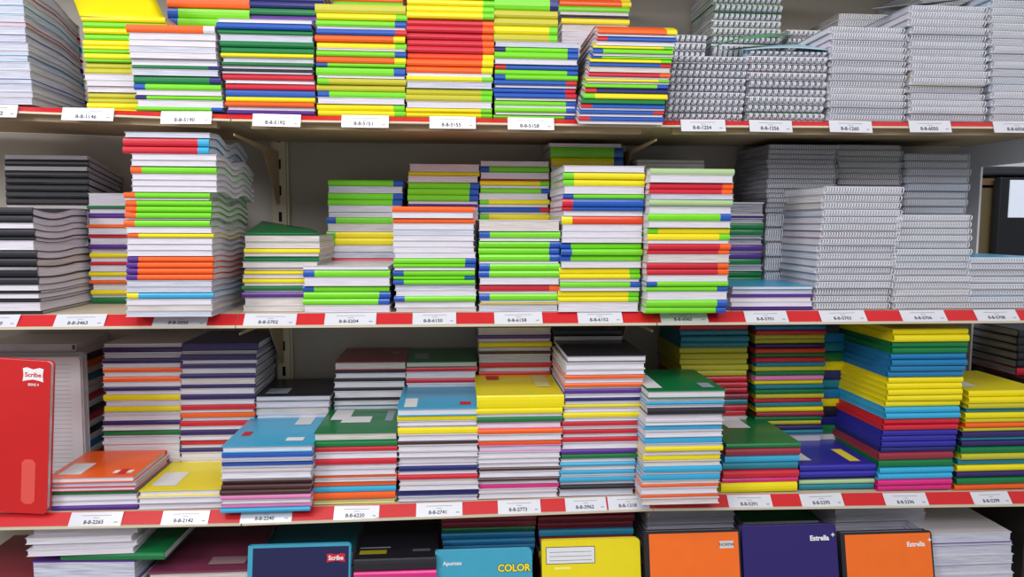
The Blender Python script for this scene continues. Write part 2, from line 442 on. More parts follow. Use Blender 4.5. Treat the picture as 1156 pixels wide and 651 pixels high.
stack(0, 'fine-coil pile cut by the frame edge, top shelf', (1118, 1204, -8), (1119, 1203), 'w c w w l w w w d w w c w w w w w', kind='wire', pm=PAPER_B)
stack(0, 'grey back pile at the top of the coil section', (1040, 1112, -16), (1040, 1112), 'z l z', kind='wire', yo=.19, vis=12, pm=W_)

# ---- second shelf
def curlB(y, h): return -.010*h*y + .008*h*math.sin(y*11)*min(1, y*3)
def curlB1(y, h): return -.012*h*math.sin(min(1, y*1.4)*math.pi)*.7
stack(1, 'front black-spined pile by the frame edge', (-60, 35, 233), (-50, 46), 'K K w:.7 K K:.5 w:1.2 K K K:1.4 K w:.7 K:.4 w:.6 K:.5 w:1.1 K:.4', curlf=curlB1)
stack(1, 'rear black-spined pile behind the front black one', (4, 99, 175), (8, 100), 'w:.6 K w:.6 K K K K K w:.6', yo=.205, vis=236, curlf=lambda y, h: -.03*h*y, fill='k')
stack(1, 'shaded pile between black pile and wavy stack', (98, 184, 218), (103, 184), 'w:2 D:.5 w:.7 P:.8 w O:.6 w R:.6 w P:.8 w:.6 Y:.8 w:.6 R:.6 w Y:.8 w:.6 O:.6 w Y:.8 w:.4 D', yo=.175)
def shB(f):
    return -.009 if f < .1 else (.004 if f < .33 else -.006 if f < .5 else -.002)
stack(1, 'tall wavy stack topped with red', (145, 242, 149), (143, 241), 'w:.9 R>C:1.4 R>C:1.2 w w G<O:1.2 w w w G<O w:.3 G<O G<O G<O w:.2 G<O:1.2 w Y<O:.8 w w w O<P*4 w w C<Y:1.1 w w w', yo=-.05, d=.235, curlf=curlB, shift=shB)
stack(1, 'low hard-paged pile beside the slotted post', (275, 361, 265), (274, 358), 'd:1.2 w Y:.8 w:.5 D:.9 w:.9 w:.5 Y:.7 w:.6 Y:.8 w:.4 D:.8 w:.3 P:.9 w:1.3 w', yo=.02, kind='soft', pm=PAPER_W)
stack(1, 'short lime-and-blue front pile', (342, 440, 300), (342, 440), 'w:.6 G<B:1.2 w:1.4 G<B G>B:1.1 G>B w:1.2')
stack(1, 'lime-topped back pile on second shelf', (371, 456, 203), (367, 447), 'G>B w G>B G>B:.9 w w:.8 G<B w:1.2 Y<G Y<G:1.1 w w R:1.2', yo=.19, vis=300)
stack(1, 'second shelf pile with two orange notebooks on top', (442, 535, 233), (446, 538), 'O:1 w O:.9 w w w w w w G>B G>B:.6 w:.5 G<B G>B:.7 G<B:.8 w w G<B w w:.8')
stack(1, 'back pile behind the two orange notebooks', (461, 541, 185), (460, 540), 'w:1.2 Y:.7 w G>B G>B G>B w:.4 P:.4 w', yo=.19, vis=240)
stack(1, 'mostly lime pile with one red notebook', (541, 633, 248), (541, 631), 'w:1.6 G<B w:.4 G>B G>B:.9 G>B w:.3 G<B G<B w R>O w:.3 G<B w:.3 Y:.3 w')
stack(1, 'mixed back pile behind the mostly lime one', (542, 620, 182), (541, 620), 'w:.8 G<B w R:.3 Y>G:.8 w:.4 G>B:.8 w Y<G:.8 w:.4 B>R:.8 w:.3 Y<G w:.5', yo=.19, vis=252)
stack(1, 'pile with two yellow notebooks near its top', (637, 729, 187), (630, 721), 'w Y<G:1.1 Y<G w:1.2 G<B:.8 B<R:1.2 B<R:.6 w:.8 S<Y:1.3 w w w:.8 G<B G<B G<B:.9 w Y>G Y>G:.8 w:.4 G>B:.9 w:.5 Y>G Y>G:.8 w:1.5', yo=-.01)
stack(1, 'highest lime back pile on second shelf', (620, 703, 162), (622, 703), 'w:.5 G>B:1.4 Y>B:1.2', yo=.2, vis=188)
stack(1, 'red-banded stack overhanging the second rail', (734, 829, 190), (729, 820), 'L w:1.2 R>O R>O:.8 w:.8 L w:1.2 G>B:1.2 w Y<G Y>G w:.5 R>O R>O:.7 w:1.3 R>O R>O w G<B:.8 G>B:.8 w:1.3 G>B:1.2 G>B:1', yo=-.045)
stack(1, 'green-topped back pile behind red-banded stack', (718, 796, 180), (720, 796), 'd:.6 d:.5 w', yo=.19, vis=195, fill='w')
stack(1, 'short purple-spined pile before the spiral notebooks', (826, 918, 323), (824, 917), 'c:.6 w P:.7 w:.9 w P:.8')
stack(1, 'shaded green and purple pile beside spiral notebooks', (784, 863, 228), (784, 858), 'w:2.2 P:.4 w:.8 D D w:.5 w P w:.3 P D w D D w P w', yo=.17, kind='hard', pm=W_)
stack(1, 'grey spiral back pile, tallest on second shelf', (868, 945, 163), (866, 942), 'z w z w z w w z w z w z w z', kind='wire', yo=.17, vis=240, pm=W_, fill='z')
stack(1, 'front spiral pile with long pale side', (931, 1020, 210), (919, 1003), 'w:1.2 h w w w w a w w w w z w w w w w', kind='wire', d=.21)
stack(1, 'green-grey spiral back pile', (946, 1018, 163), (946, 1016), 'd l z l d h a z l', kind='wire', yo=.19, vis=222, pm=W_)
stack(1, 'front spiral pile beside the long pale side', (1010, 1096, 242), (1008, 1093), 'w w d w w z c w a w w h w w', kind='wire')
stack(1, 'blue-grey spiral back pile next to the opening', (1023, 1095, 173), (1022, 1090), 'z z w z b z z e z', kind='wire', yo=.18, vis=250, pm=PAPER_B)
stack(1, 'low bluish spiral pile at the opening', (1092, 1180, 290), (1093, 1178), 'c w c w z b c w', kind='wire', pm=PAPER_B)

# ---- third shelf
K3 = dict(kind='hard')
stack(2, 'tall dark violet pile above the orange cover', (116, 206, 388), (117, 204), 'w:.6 V:.8 w:.6 w:.4 V:.8 w:.7 O:.8 w:.7 O:.9 w:.8 V:.8 w:.6 Y w Y:.9 w:.4 w V:.8 w:.8 D w', yo=.17, vis=498, **K3)
stack(2, 'violet and red pile against the bracket post', (205, 291, 387), (203, 285), 'V:1.4 w:.6 V w:.6 V:.8 w V:.8 w V:.8 w V w:.8 R w:.4 O w:.6 R w:.6 V w:.8 R w:.5 V:.7 w', yo=.165, vis=516, **K3)
oK4 = stack(2, 'black-covered pile behind the blue cover', (288, 373, 446), (288, 371), 'k w w', yo=.165, vis=466, **K3)
oC5 = stack(2, 'orange-covered front pile', (52, 151, 538), (57, 155), 'o w:.8 r:.7 D:.9 w w:.9 P:.8', d=.165, **K3)
oC6 = stack(2, 'yellow-covered low front pile', (155, 250, 553), (156, 251), 'y w w', yo=.0, **K3)
oC7 = stack(2, 'blue-covered pile with pink notebooks', (250, 353, 503), (249, 350), 'c:1.2 B w:.4 B w:.6 w:1.4 w:.5 U:.7 U:.9 U:.9 I:.9 w:.7 I:.9 C:.8', yo=-.03, d=.225, **K3)
oC8b = stack(2, 'maroon-covered black-spined back pile', (378, 459, 408), (376, 455), 'a K:.4 w:.6 K:.4 w:.7 K:.4 w:.8 K:.4 w:.5 t', yo=.18, vis=466, **K3)
oC8 = stack(2, 'green-covered pile with orange notebooks', (355, 449, 488), (354, 447), 'd:1.3 D:.9 R:.8 w R w:.5 w O:.5 w:.5 O:.9 C:.9 O w:.3 y:.5', **K3)
oC9b = stack(2, 'green-covered back pile with red spines', (458, 539, 408), (458, 537), 'd:.8 R:.7 w R:.7', yo=.18, vis=432, **K3)
oC9 = stack(2, 'blue-covered pile with two yellow spines', (449, 540, 460), (450, 540), 'c:1.2 Y:.9 w:.8 w:.3 Y w U:.7 w w w w:.5 N:.9 w:.5 R:.8 w:.6 w N:1.1 w:.8', **K3)
stack(2, 'mixed back pile behind the yellow cover', (540, 623, 370), (541, 622), 'w:.8 P:.5 w:.4 Y:.6 w:.4 U:.4 w R:.6 w:.5 R:.5', yo=.19, vis=424, **K3)
oC10 = stack(2, 'yellow-covered pile with magenta spine', (538, 637, 446), (541, 630), 'Y:2 Y:.9 w:.4 D:.9 i O:.8 w O:.8 i w w:.8 w:.7 U:.6 w U:.6 w:.5 M:.8 w:.5 w', **K3)
oC11 = stack(2, 'tall black-covered pile with yellow and red spines', (640, 730, 401), (631, 715), 'k w w:.8 O:.7 w:.5 O:.7 w:.2 P:.8 w:.5 N:.6 w:.4 Y:.6 w:.7 Y:.8 w:.5 R:.8 w:.4 R:.8 w:.4 R:.8 w P:.7 D:.8 w:.5 C:.6 w:.6 C:.7 w:.3 C:.8 w:.4 K:.7 w', **K3)
stack(2, 'black back pile behind the tall black-covered one', (625, 703, 372), (626, 703), 'K w K w', yo=.19, vis=402, fill='k', **K3)
oC12 = stack(2, 'green-covered pile overhanging the third rail', (731, 819, 440), (724, 811), 'd:1.2 w:.5 C:.6 w:.4 K w w:.6 C:.8 w C w:.4 Y:.8 w:.6 Y:.9 w:.8 C:.9 w:.3 C w:.5 O:.6 w O:.6 w', yo=-.055, **K3)
stack(2, 'muted yellow and red back pile', (768, 845, 366), (769, 843), 'R T T T X X X X X R R R A T R R', yo=.18, vis=470, pm='self')
oC13 = stack(2, 'green-covered pile on yellow notebooks', (820, 904, 500), (814, 900), 'D:.7 A C T R M:.7 Y:1.3', pm='self')
stack(2, 'thin multicoloured back pile', (853, 932, 362), (853, 928), 'T E R X X V S D R T X D I Y T D X R T Y A D X V T', yo=.17, vis=490, pm='self')
oC15 = stack(2, 'blue-covered low pile', (902, 988, 524), (902, 986), 'F F N:.4 L:.7 T:.9', yo=.01, pm='self')
stack(2, 'sliver pile behind the tall rainbow stack', (912, 990, 376), (914, 982), 'E T D Y N T E Y K N D', yo=.185, vis=490, pm='self')
stack(2, 'tall rainbow stack of yellow, blue and red', (1010, 1095, 371), (990, 1073), 'Y Y:1.2 D D E*4 Y*5 C C R R:.9 F F F N:.9 A:1.3 D:1.3 C:1 C:1 M M', yo=0, d=.215, pm='self')
oC17 = stack(2, 'yellow-covered multicoloured pile at shelf end', (1095, 1182, 441), (1078, 1164), 'Y Y X:.8 T:.7 Y X:.6 O:.8 X:.6 V T:.5 V D X T Y V D O', pm='self')
# pile lying sideways behind the standing red notebook: spines turned toward the neighbour
def side_pile():
    yo = .208
    a = at(86, 388, yo); zs = shelf_z(2, a.x); n = 19
    toks = 'W W K O H E W W R W K R W K W E W R W'.split()[:19]
    h = (a.z-zs)/n
    for i, ch in enumerate(toks):
        z = a.z-h*(i+1)
        root = make_notebook('hard', dict(c=ch, spine=True), (a.x+random.uniform(-.002, .002), yo+.002, z+.0001), .15, .2, h-.0003)
        # turned so the bound edge faces +x
        root.rotation_euler.z = math.pi/2
        root.location.x = a.x
        root.location.y = yo
        tag(root, '%s notebook turned sideways, %s down behind the standing red notebook' % (COL[ch][0], ORD[i]), 'hardcover notebook', 'sideways notebooks behind the standing red notebook')
side_pile()

# ---- cover furniture: label panels and logos on the visible top covers
LOGO_W = mat('logo_white', (238, 236, 238)); LOGO_R = mat('logo_red', (206, 30, 40))
PC = [0]
def panel(o, x0, x1, y0, y1, m=LABELM, name='name_label', skew=0):
    if m is LOGO_R: PC[0] += 1; return panel2(o, x0, x1, y0, y1, m, name, 1.03+.004*(PC[0] % 9))
    PC[0] += 1; return panel2(o, x0, x1, y0, y1, m, name, 1.03+.004*(PC[0] % 9))
def panel2(o, x0, x1, y0, y1, m, name, zz, skew=0):
    V = [(x0, y0, zz), (x1, y0, zz), (x1+skew, y1, zz), (x0+skew, y1, zz)]
    return mesh_obj(name, V, [(0, 1, 2, 3)], m, o)
LOGO_W_ = 0; LOGO_R = mat('logo_red', (206, 30, 40)); LOGO_Y = mat('logo_yellow', (240, 220, 60))
GREYP = mat('label_print_grey', (150, 160, 172))
panel(oC5, .08, .34, .1, .5); panel(oC5, .7, .92, .12, .22, LOGO_W, 'printed_mark'); panel(oC5, .76, .86, .08, .26, LOGO_R, 'printed_mark')
panel(oC6, .08, .38, .12, .5)
panel(oC7, .62, .82, .62, .95); panel(oC7, .66, .86, .12, .22, LOGO_W, 'printed_mark'); panel(oC7, .1, .2, .3, .42, LOGO_R, 'printed_mark')
panel(oC8, .1, .34, .45, .85); panel(oC8, .25, .62, .35, .58); panel(oC8, .8, .9, .4, .8, GREYP, 'printed_mark')
panel(oC9, .08, .24, .05, .4); panel(oC9, .78, .92, .12, .24, LOGO_R, 'printed_mark')
panel(oC10, .72, .9, .35, .9, mat('label_yellowed', (222, 214, 140))); panel(oC10, .14, .3, .72, .9, LOGO_R, 'printed_mark')
panel(oC12, .02, .22, .1, .7); panel(oC12, .74, .9, .1, .3, GREYP, 'printed_mark')
panel(oC13, .3, .62, .55, .9); panel(oC15, .05, .24, .15, .75); panel(oC15, .72, .86, .1, .5, LOGO_Y, 'printed_mark')
panel(oC8b, .75, .85, .5, .7, GREYP, 'printed_mark'); panel(oC9b, .1, .3, .2, .6, GREYP, 'printed_mark')
panel(oC17, .0, .3, .2, .5)
panel(oK4, .1, .4, .1, .4, GREYP, 'printed_mark')

# ---- standing and leaning notebooks
def upright(name, label, cat, x0, x1, y, row, lean, t, cover, yo=0, pages=PAPER, border=None, inner=None, bottom=None, group=None, rollz=0, hshift=0, inplane=0):
    """front cover facing out, tilted back by lean; (x0, x1, y) = top edge in the photo"""
    A = at(x0, y, yo); B = at(x1, y+hshift, yo)
    zs = bottom if bottom is not None else shelf_z(row, A.x)
    w = (B-A).length; h = (A.z-zs)/math.cos(lean)
    root = empty(name, (A.x, yo-h*math.sin(lean), zs+.0002+max(0, 0)))
    root.rotation_euler = (-lean, inplane, rollz); root.location.z += w*math.sin(inplane); root.location.x -= h*math.sin(inplane)*.8
    r = .008; cth = .0012
    def plate(y0, y1, m, nm, ix=0, xs=0):
        X0, X1, Z0, Z1_ = xs+ix, w-ix, ix, h-ix
        pts = [(X0, Z0), (X1-r, Z0)] + [(X1-r+r*math.sin(a*math.pi/8), Z0+r-r*math.cos(a*math.pi/8)) for a in range(1, 5)]
        pts += [(X1-r+r*math.cos(a*math.pi/8), Z1_-r+r*math.sin(a*math.pi/8)) for a in range(0, 5)] + [(X0, Z1_)]
        return prism(nm, pts, y0, y1, m, root)
    plate(0, cth, cover, 'front_cover'); plate(t-cth, t, cover, 'back_cover')
    plate(cth*1.05, t-cth*1.05, pages, 'pages', .0025, .002)
    box('spine', -cth, 0, 0, t, 0, h, cover, root)
    if inner: box('cover_panel', w*.02+.004, w-.0035, -.0003, 0, .004, h-.005, inner, root)
    tag(root, label, cat, group)
    root['w'] = w; root['h'] = h
    W2, H2 = w, h
    del root['w'], root['h']
    return root, W2, H2
RED = mat('cover_bright_red', (206, 26, 28), rough=.3, coat=.5)
# the standing red notebook, lined page and second sheet
r0, w, h = upright('standing_notebook', 'red standing notebook with white shield logo, facing out', 'notebook', -46, 55, 409, 2, .0, .016, RED, yo=-.017, inplane=.075)
pts = [(-.5, .34), (-.3, .40), (0, .30), (.3, .40), (.5, .34), (.46, 0), (.5, -.36), (.3, -.3), (0, -.24), (-.3, -.3), (-.5, -.36), (-.46, 0)]
s = .036
lg = mesh_obj('logo_shield', [(w-.03+x*s, -.0004, h-.026+z*s*.95) for x, z in pts], [tuple(range(len(pts)))[::-1]], LOGO_W, r0)
text('logo_text', 'Scribe', .0115, LOGO_R, r0, (w-.03, -.0006, h-.026), off=.0002)
text('series_text', 'SERIE 9', .0062, LOGO_W, r0, (w-.029, -.0006, h-.044), off=.0001)
pp = [(w-.030+x*.012+ -.004, .06+z) for x, z in ((-1,-.036),(-.5,-.042),(.5,-.042),(1,-.036),(1,.036),(.5,.042),(-.5,.042),(-1,.036))]
mesh_obj('cover_mark', [(x, -.0004, z) for x, z in pp], [tuple(range(8))[::-1]], mat('mark_salmon', (226, 84, 76)), r0)
LINED = paper('lined_paper', (206, 208, 214), (170, 172, 182), 60)
r1, w, h = upright('standing_notebook', 'open lined page block standing behind the red notebook', 'notebook', -20, 90, 404, 2, .02, .012, cmat('W'), yo=.172, pages=PAPER)
V, Fc = [], []
for k in range(26): box_vf(.07, w-.02, -.0004, -.0001, .02+k*h/29, .0207+k*h/29, V, Fc)
mesh_obj('ruled_lines', V, Fc, mat('rule_line', (150, 156, 172)), r1)
r1b, w, h = upright('standing_notebook', 'grey-edged page block standing behind the open lined one', 'notebook', -20, 95, 399, 2, .02, .012, mat('cover_pale_grey', (178, 176, 182)), yo=.19, pages=PAPER)

# ---- lowest shelf
KL = dict(kind='hard')
stack(3, 'maroon-covered lowest pile at the frame edge', (-70, 40, 664), (-70, 40), 'a a a', d=.25, yo=0)
stack(3, 'untidy white-paged pile under the third rail', (32, 152, 597), (36, 156), 'w w w:.8 w D:1.2', yo=.0, vis=633, kind='soft', d=.2, jit=2.5, fill='p w a w')
for o in NB[-5:]:
    if 'dark green' in o['label']: o.location.x += .05; o.rotation_euler.z = .1
    if 'first' in o['label'] or 'third' in o['label']: o.rotation_euler.z = -.05
oM = stack(3, 'mauve-covered lowest pile', (166, 281, 645), (168, 282), 'q w w w', d=.22, **KL)
stack(3, 'teal-covered pile behind the navy notebook', (296, 400, 622), (298, 400), 't w t w', yo=.10, d=.2)
oB = stack(3, 'black-covered pile over magenta notebooks', (398, 492, 632), (399, 490), 'K:.7 M M M M', yo=-.02, d=.22)
stack(3, 'reddish pile behind the COLOR notebook', (498, 606, 574), (500, 602), 'A A A D:.8 E E E E E', yo=.09, vis=636, fill='e', pm='self')
stack(3, 'red and blue pile behind the yellow notebook', (606, 716, 574), (610, 712), 'A A A C A N X X', yo=.09, vis=636, fill='a', pm='self')
stack(3, 'white pile behind the orange black-framed notebook', (730, 830, 572), (731, 829), 'w w w w w w', yo=.09, vis=624, pm=PAPER_B, jit=2)
stack(3, 'grey pile behind the violet star notebook', (838, 925, 588), (838, 925), 'd w w w', yo=.12, vis=622)
stack(3, 'white pile behind the orange star notebook', (942, 1046, 571), (944, 1044), 'w w w w w w', yo=.08, vis=620, pm=PAPER_B, jit=2)
stack(3, 'thick white-paged pile at the end of the lowest shelf', (1050, 1143, 602), (1052, 1144), 'w p:.3 w w w w k:.5 w w w', d=.2, pm=PAPER_B)
panel(oM, .55, .92, .1, .25, mat('mauve_label', (150, 120, 126))); panel(oB, .05, .38, .1, .18, mat('olive_print', (150, 140, 30)), 'printed_mark'); panel(oB, .04, .42, .22, .24, GREYP, 'printed_mark'); panel(oB, .7, .92, .14, .19, mat('dim_print', (88, 84, 96)), 'printed_mark')
NAVY = mat('cover_deep_navy', (24, 26, 76), rough=.35, coat=.3); CYAN = mat('cover_cyan', (60, 160, 190), rough=.4, coat=.2)
YEL = mat('cover_bright_yellow', (236, 216, 6), rough=.35, coat=.3); ORA = mat('cover_bright_orange', (248, 112, 24), rough=.35, coat=.3)
BLK = mat('cover_black', (24, 22, 26), rough=.35, coat=.3); VIO = mat('cover_deep_violet', (40, 24, 104), rough=.35, coat=.3)
LN = .22
o, w, h = upright('leaning_notebook', 'navy notebook with sky blue edge and red shield logo', 'notebook', 281, 396, 616, 3, LN, .014, CYAN, yo=.01, inner=NAVY)
s = .036
mesh_obj('logo_shield', [(w-.028+x*s, -.0006, h-.027+z*s*.6) for x, z in pts], [tuple(range(len(pts)))[::-1]], LOGO_R, o)
text('logo_text', 'Scribe', .0115, LOGO_W, o, (w-.028, -.0009, h-.027), off=.0003)
o, w, h = upright('leaning_notebook', 'cyan notebook lettered COLOR in yellow, leaning', 'notebook', 492, 600, 622, 3, LN, .016, CYAN, yo=.0, hshift=6)
text('printed_name', 'Apuntex', .0105, LOGO_W, o, (.032, -.0006, h-.024), off=.0002)
text('title_outline_text', 'COLOR', .0185, mat('title_outline', (40, 60, 30)), o, (w-.036, -.0004, h-.036), off=.0016)  # printed dark outline around the yellow letters
text('title_text', 'COLOR', .0185, LOGO_Y, o, (w-.036, -.0009, h-.036), off=.0007)
o, w, h = upright('leaning_notebook', 'bright yellow notebook with ruled white name box', 'notebook', 612, 722, 610, 3, LN, .016, YEL, yo=.01)
box('name_box_border', .007, .007+w*.5, -.0003, 0, h-.046, h-.013, INK, o)
box('name_box', .0083, .0057+w*.5, -.0006, 0, h-.0447, h-.0143, LABELM, o)
V, Fc = [], []
for k in range(3): box_vf(.014, w*.5, -.0009, -.0007, h-.0395+k*.008, h-.0388+k*.008, V, Fc)
mesh_obj('ruled_lines', V, Fc, INK, o)
box('printed_mark', .024, .056, -.0004, 0, h-.056, h-.052, mat('pale_yellow', (250, 240, 130)), o)
o, w, h = upright('leaning_notebook', 'orange notebook framed in black with small silver logo', 'notebook', 728, 834, 600, 3, LN, .02, BLK, yo=.0, inner=ORA, hshift=6, pages=PAPER_B)
box('logo_plate', w-.042, w-.014, -.0008, -.0003, h-.036, h-.022, mat('silver_plate', (214, 212, 214), rough=.4), o)
text('logo_text', 'NORMA', .0085, INK, o, (w-.028, -.0011, h-.029))
def star(o, x, z, s, m):
    P = [(x+s*(1 if i % 2 == 0 else .35)*math.sin(i*math.pi/4), -.0006, z+s*(1 if i % 2 == 0 else .35)*math.cos(i*math.pi/4)) for i in range(8)]
    mesh_obj('logo_star', P, [tuple(range(8))], m, o)
o, w, h = upright('leaning_notebook', 'deep violet notebook lettered with a star', 'notebook', 838, 943, 594, 3, LN, .018, VIO, yo=.0, pages=PAPER_B)
text('logo_text', 'Estrella', .0135, LOGO_W, o, (w-.036, -.0006, h-.027), off=.0005); star(o, w-.0075, h-.021, .005, LOGO_W)
o, w, h = upright('leaning_notebook', 'orange notebook lettered with a star, black-edged', 'notebook', 949, 1051, 601, 3, LN, .018, BLK, yo=.0, inner=ORA, pages=PAPER_B)
text('logo_text', 'Estrella', .013, LOGO_W, o, (w-.036, -.0009, h-.027), off=.0004); star(o, w-.0055, h-.019, .005, LOGO_W)

# ---- loose covers
def sheet(name, label, cat, pts, m, n=8, thick=.0015, fn=None):
    """quad patch from four world corners (a,b front; c,d back) with an optional height bend"""
    A, B, C_, D_ = pts; V = []; Fc = []
    for k in (0, 1):
        for i in range(n+1):
            u = i/n
            for j in range(n+1):
                v = j/n
                p = (A*(1-v)+B*v)*(1-u)+(D_*(1-v)+C_*v)*u
                V.append((p.x, p.y, p.z+(fn(u, v) if fn else 0)+k*thick))
    N = (n+1)**2
    for i in range(n):
        for j in range(n):
            a = i*(n+1)+j; Fc.append((a, a+n+1, a+n+2, a+1)); Fc.append((N+a, N+a+1, N+a+n+2, N+a+n+1))
    for j in range(n):
        Fc.append((j, j+1, N+j+1, N+j)); a = n*(n+1)+j; Fc.append((a+1, a, N+a, N+a+1))
        a = j*(n+1); Fc.append((a+n+1, a, N+a, N+a+n+1)); a = j*(n+1)+n; Fc.append((a, a+n+1, N+a+n+1, N+a))
    o = mesh_obj(name, V, Fc, m, None, True); tag(o, label, cat); return o
sheet('loose_notebook', 'yellow notebook bent upright above the yellow-lime stack', 'notebook',
      (at(90, 19, .06), at(186, 24, .06), at(172, -8, .12), at(78, -12, .12)), cmat('Y'), thick=.004)
ln = NBL = bpy.data.objects['loose_notebook']
def patch(name, u0, u1, v0, v1, m, parent):
    A, B, C_, D_ = at(90, 19, .06), at(186, 24, .06), at(172, -8, .12), at(78, -12, .12)
    n = (B-A).cross(D_-A).normalized()
    if n.y > 0: n = -n
    P = [(A*(1-v)+B*v)*(1-u)+(D_*(1-v)+C_*v)*u+n*.0009 for u, v in ((u0, v0), (u0, v1), (u1, v1), (u1, v0))]
    return mesh_obj(name, P, [(0, 1, 2, 3)], m, parent)
patch('corner_band', 0, 1, .72, 1, cmat('G'), ln)
patch('name_label', .25, .75, .45, .62, mat('label_olive_grey', (150, 146, 90)), ln)
sheet('loose_cover', 'pale blue cover flopped over the coarse-coil pile', 'cover',
      (at(845, 56, -.004), at(934, 57, -.004), at(925, 51, .14), at(812, 57, .12)), mat('pale_blue_card', (176, 208, 222)), fn=lambda u, v: .004*math.sin(v*3.1))
sheet('loose_cover', 'translucent green cover curling over green-tinted coils', 'cover',
      (at(802, 55, .0), at(848, 44, .0), at(895, 40, .165), at(828, 45, .165)), mat('green_card', (86, 160, 110)), fn=lambda u, v: .006*math.sin(v*3.1))
sheet('loose_cover', 'grey cover sheet poking out above the fine-coil piles', 'cover',
      (at(985, 10, .05), at(1098, -2, .05), at(1085, 0, .17), at(1005, 13, .17)), mat('grey_card', (128, 134, 138)))
sheet('loose_cover', 'green cover resting on the low hard-paged pile', 'cover',
      (at(276, 264.4, .02), at(361, 264.4, .02), at(352, 259, .2), at(296, 250, .2)), cmat('D'))

# ------------------------------------------------------------------ price tags
TAGS = [
 (0, [(-30,22,'8-8-1182'),(72,130,'8-8-1146'),(183,240,'8-8-5190'),(286,340,'8-8-5192'),(386,439,'8-8-5151'),(485,537,'8-8-5155'),(573,625,'8-8-5158'),(768,818,'8-8-1254'),(845,893,'8-8-1256'),(935,983,'8-8-1260'),(1025,1072,'8-8-6050'),(1120,1172,'8-8-6056')]),
 (1, [(-32,22,'8-8-3460'),(63,120,'8-8-3463'),(174,235,'8-8-5050'),(276,335,'8-8-5702'),(367,425,'8-8-5204'),(466,515,'8-8-6150'),(558,612,'8-8-6158'),(652,702,'8-8-6152'),(745,798,'8-8-6065'),(840,888,'8-8-5701'),(925,976,'8-8-5703'),(1016,1066,'8-8-5706'),(1100,1147,'8-8-5708')]),
 (2, [(79,138,'8-8-2265'),(183,236,'8-8-2142'),(272,330,'8-8-2240'),(377,428,'8-8-6220'),(470,522,'8-8-2741'),(562,610,'8-8-2773'),(638,684,'8-8-3962'),(686,732,'8-8-1318'),(821,870,'8-8-5291'),(903,950,'8-8-5295'),(997,1045,'8-8-5296'),(1096,1138,'8-8-5299')])]
PLAST = mat('tag_card', (216, 216, 224), rough=.25, coat=.6)
for r, lst in TAGS:
    ang = .35 if r == 0 else math.atan2(.019, .0185)
    for (x0, x1, code) in lst:
        yr = (132, 360, 570)[r]
        A, B = at(x0, yr, -.012), at(x1, yr, -.012)
        z = shelf_z(r, (A.x+B.x)/2)
        hh = .024 if r == 0 else .0275
        w = B.x-A.x
        dz = (.0215, .0195, .0195)[r]; dy = (.0205, .0235, .0235)[r]
        root = empty('price_tag', (A.x, -dy-.0012, z-dz-.001))
        root.rotation_euler = (-ang*(.9), random.uniform(-.012, .012), 0)
        box('card', 0, w, 0, .0008, 0, hh, PLAST, root)
        text('printed_code', code, .0098, INK, root, (w*.47, -.0002, hh*.3), off=.0002, ext=.0001)
        V, Fc = box_vf(w*.22, w*.78, -.0002, 0, hh*.74, hh*.78); box_vf(w*.44, w*.56, -.0002, 0, hh*.58, hh*.62, V, Fc)
        box_vf(w*.86, w*.93, -.0002, 0, hh*.24, hh*.32, V, Fc)
        mesh_obj('printed_lines', V, Fc, mat('faint_ink', (150, 148, 156)), root)
        tag(root, 'white price tag printed %s on the red %s rail' % (code, ('top', 'second', 'third')[r]), 'price tag', 'price tags on the red rails')

# ------------------------------------------------------------------ beyond the shelf end
def pb(x0, x1, y0, y1, Y, name, m, depth=.05, parent=None, bevel=0):
    a, b = at(x0, y0, Y), at(x1, y1, Y)
    return box(name, a.x, b.x, Y, Y+depth, b.z, a.z, m, parent, bevel)
WH = mat('white_plaster', (236, 238, 242), rough=.7, var=.04, scale=2)
pb(980, 1500, 60, 900, 1.15, 'wall_far', WH).__setitem__('kind', 'structure')
root = empty('checkout_counter', (0, 0, 0)); tag(root, 'tan counter post with dark rounded top seen through the shelf end', 'counter')
pb(1098, 1400, 187, 200, .80, 'counter_top', mat('counter_dark', (58, 62, 70), rough=.4), .3, root, .006)
pb(1104, 1400, 201, 211, .82, 'apron', mat('counter_tan', (150, 118, 84), rough=.6), .25, root)
pb(1108, 1134, 212, 700, .82, 'post', mat('counter_olive', (134, 120, 84), rough=.6), .2, root)
root = empty('monitor', (0, 0, 0)); tag(root, 'black-framed bright screen standing beyond the tan counter post', 'monitor')
pb(1130, 1300, 200, 420, .775, 'casing', mat('monitor_black', (22, 24, 32), rough=.5), .03, root, .004)
pb(1141, 1280, 203, 246, .772, 'screen', mat('screen_white', (222, 230, 244), emit=.5), .003, root)
PXN = at(1209, 362).x+.0008
e1 = at(1110, 186, .228); 
V, Fc = box_vf(PXN, PXN+.005, -.01, BACK-.002, e1.z, Z1+.42)
box_vf(PXN, PXN+.005, .288, BACK-.002, Z4-.3, e1.z, V, Fc)
box_vf(PXN, PXN+.012, -.01, .03, Z4-.3, Z4+.05, V, Fc)
mesh_obj('wall_end', V, Fc, WH)['kind'] = 'structure'
box('added_shade_board', XL-.1, PXN+.012, .0, BACK, Z1+.385, Z1+.41, CREAM)['kind'] = 'structure'  # added unseen board overhead, shades the upper back panel and stack tops
cab = empty('side_cabinet', (0, 0, 0)); tag(cab, 'dark cabinet carrying the black pile beyond the shelf end', 'cabinet')
q = at(1160, 424, .16); 
box('body', PXN+.014, PXN+.4, .10, .40, 0, q.z-.013, mat('cabinet_dark', (46, 42, 40), rough=.6), cab)
box('cabinet_top', PXN+.0135, PXN+.41, .09, .41, q.z-.0125, q.z-.0005, mat('cabinet_top_dark', (34, 32, 34), rough=.4), cab)
root = empty('grey_crate', (0, 0, 0)); tag(root, 'dark grey plastic bin seen under the third shelf end', 'bin')
root.name = 'grey_bin'
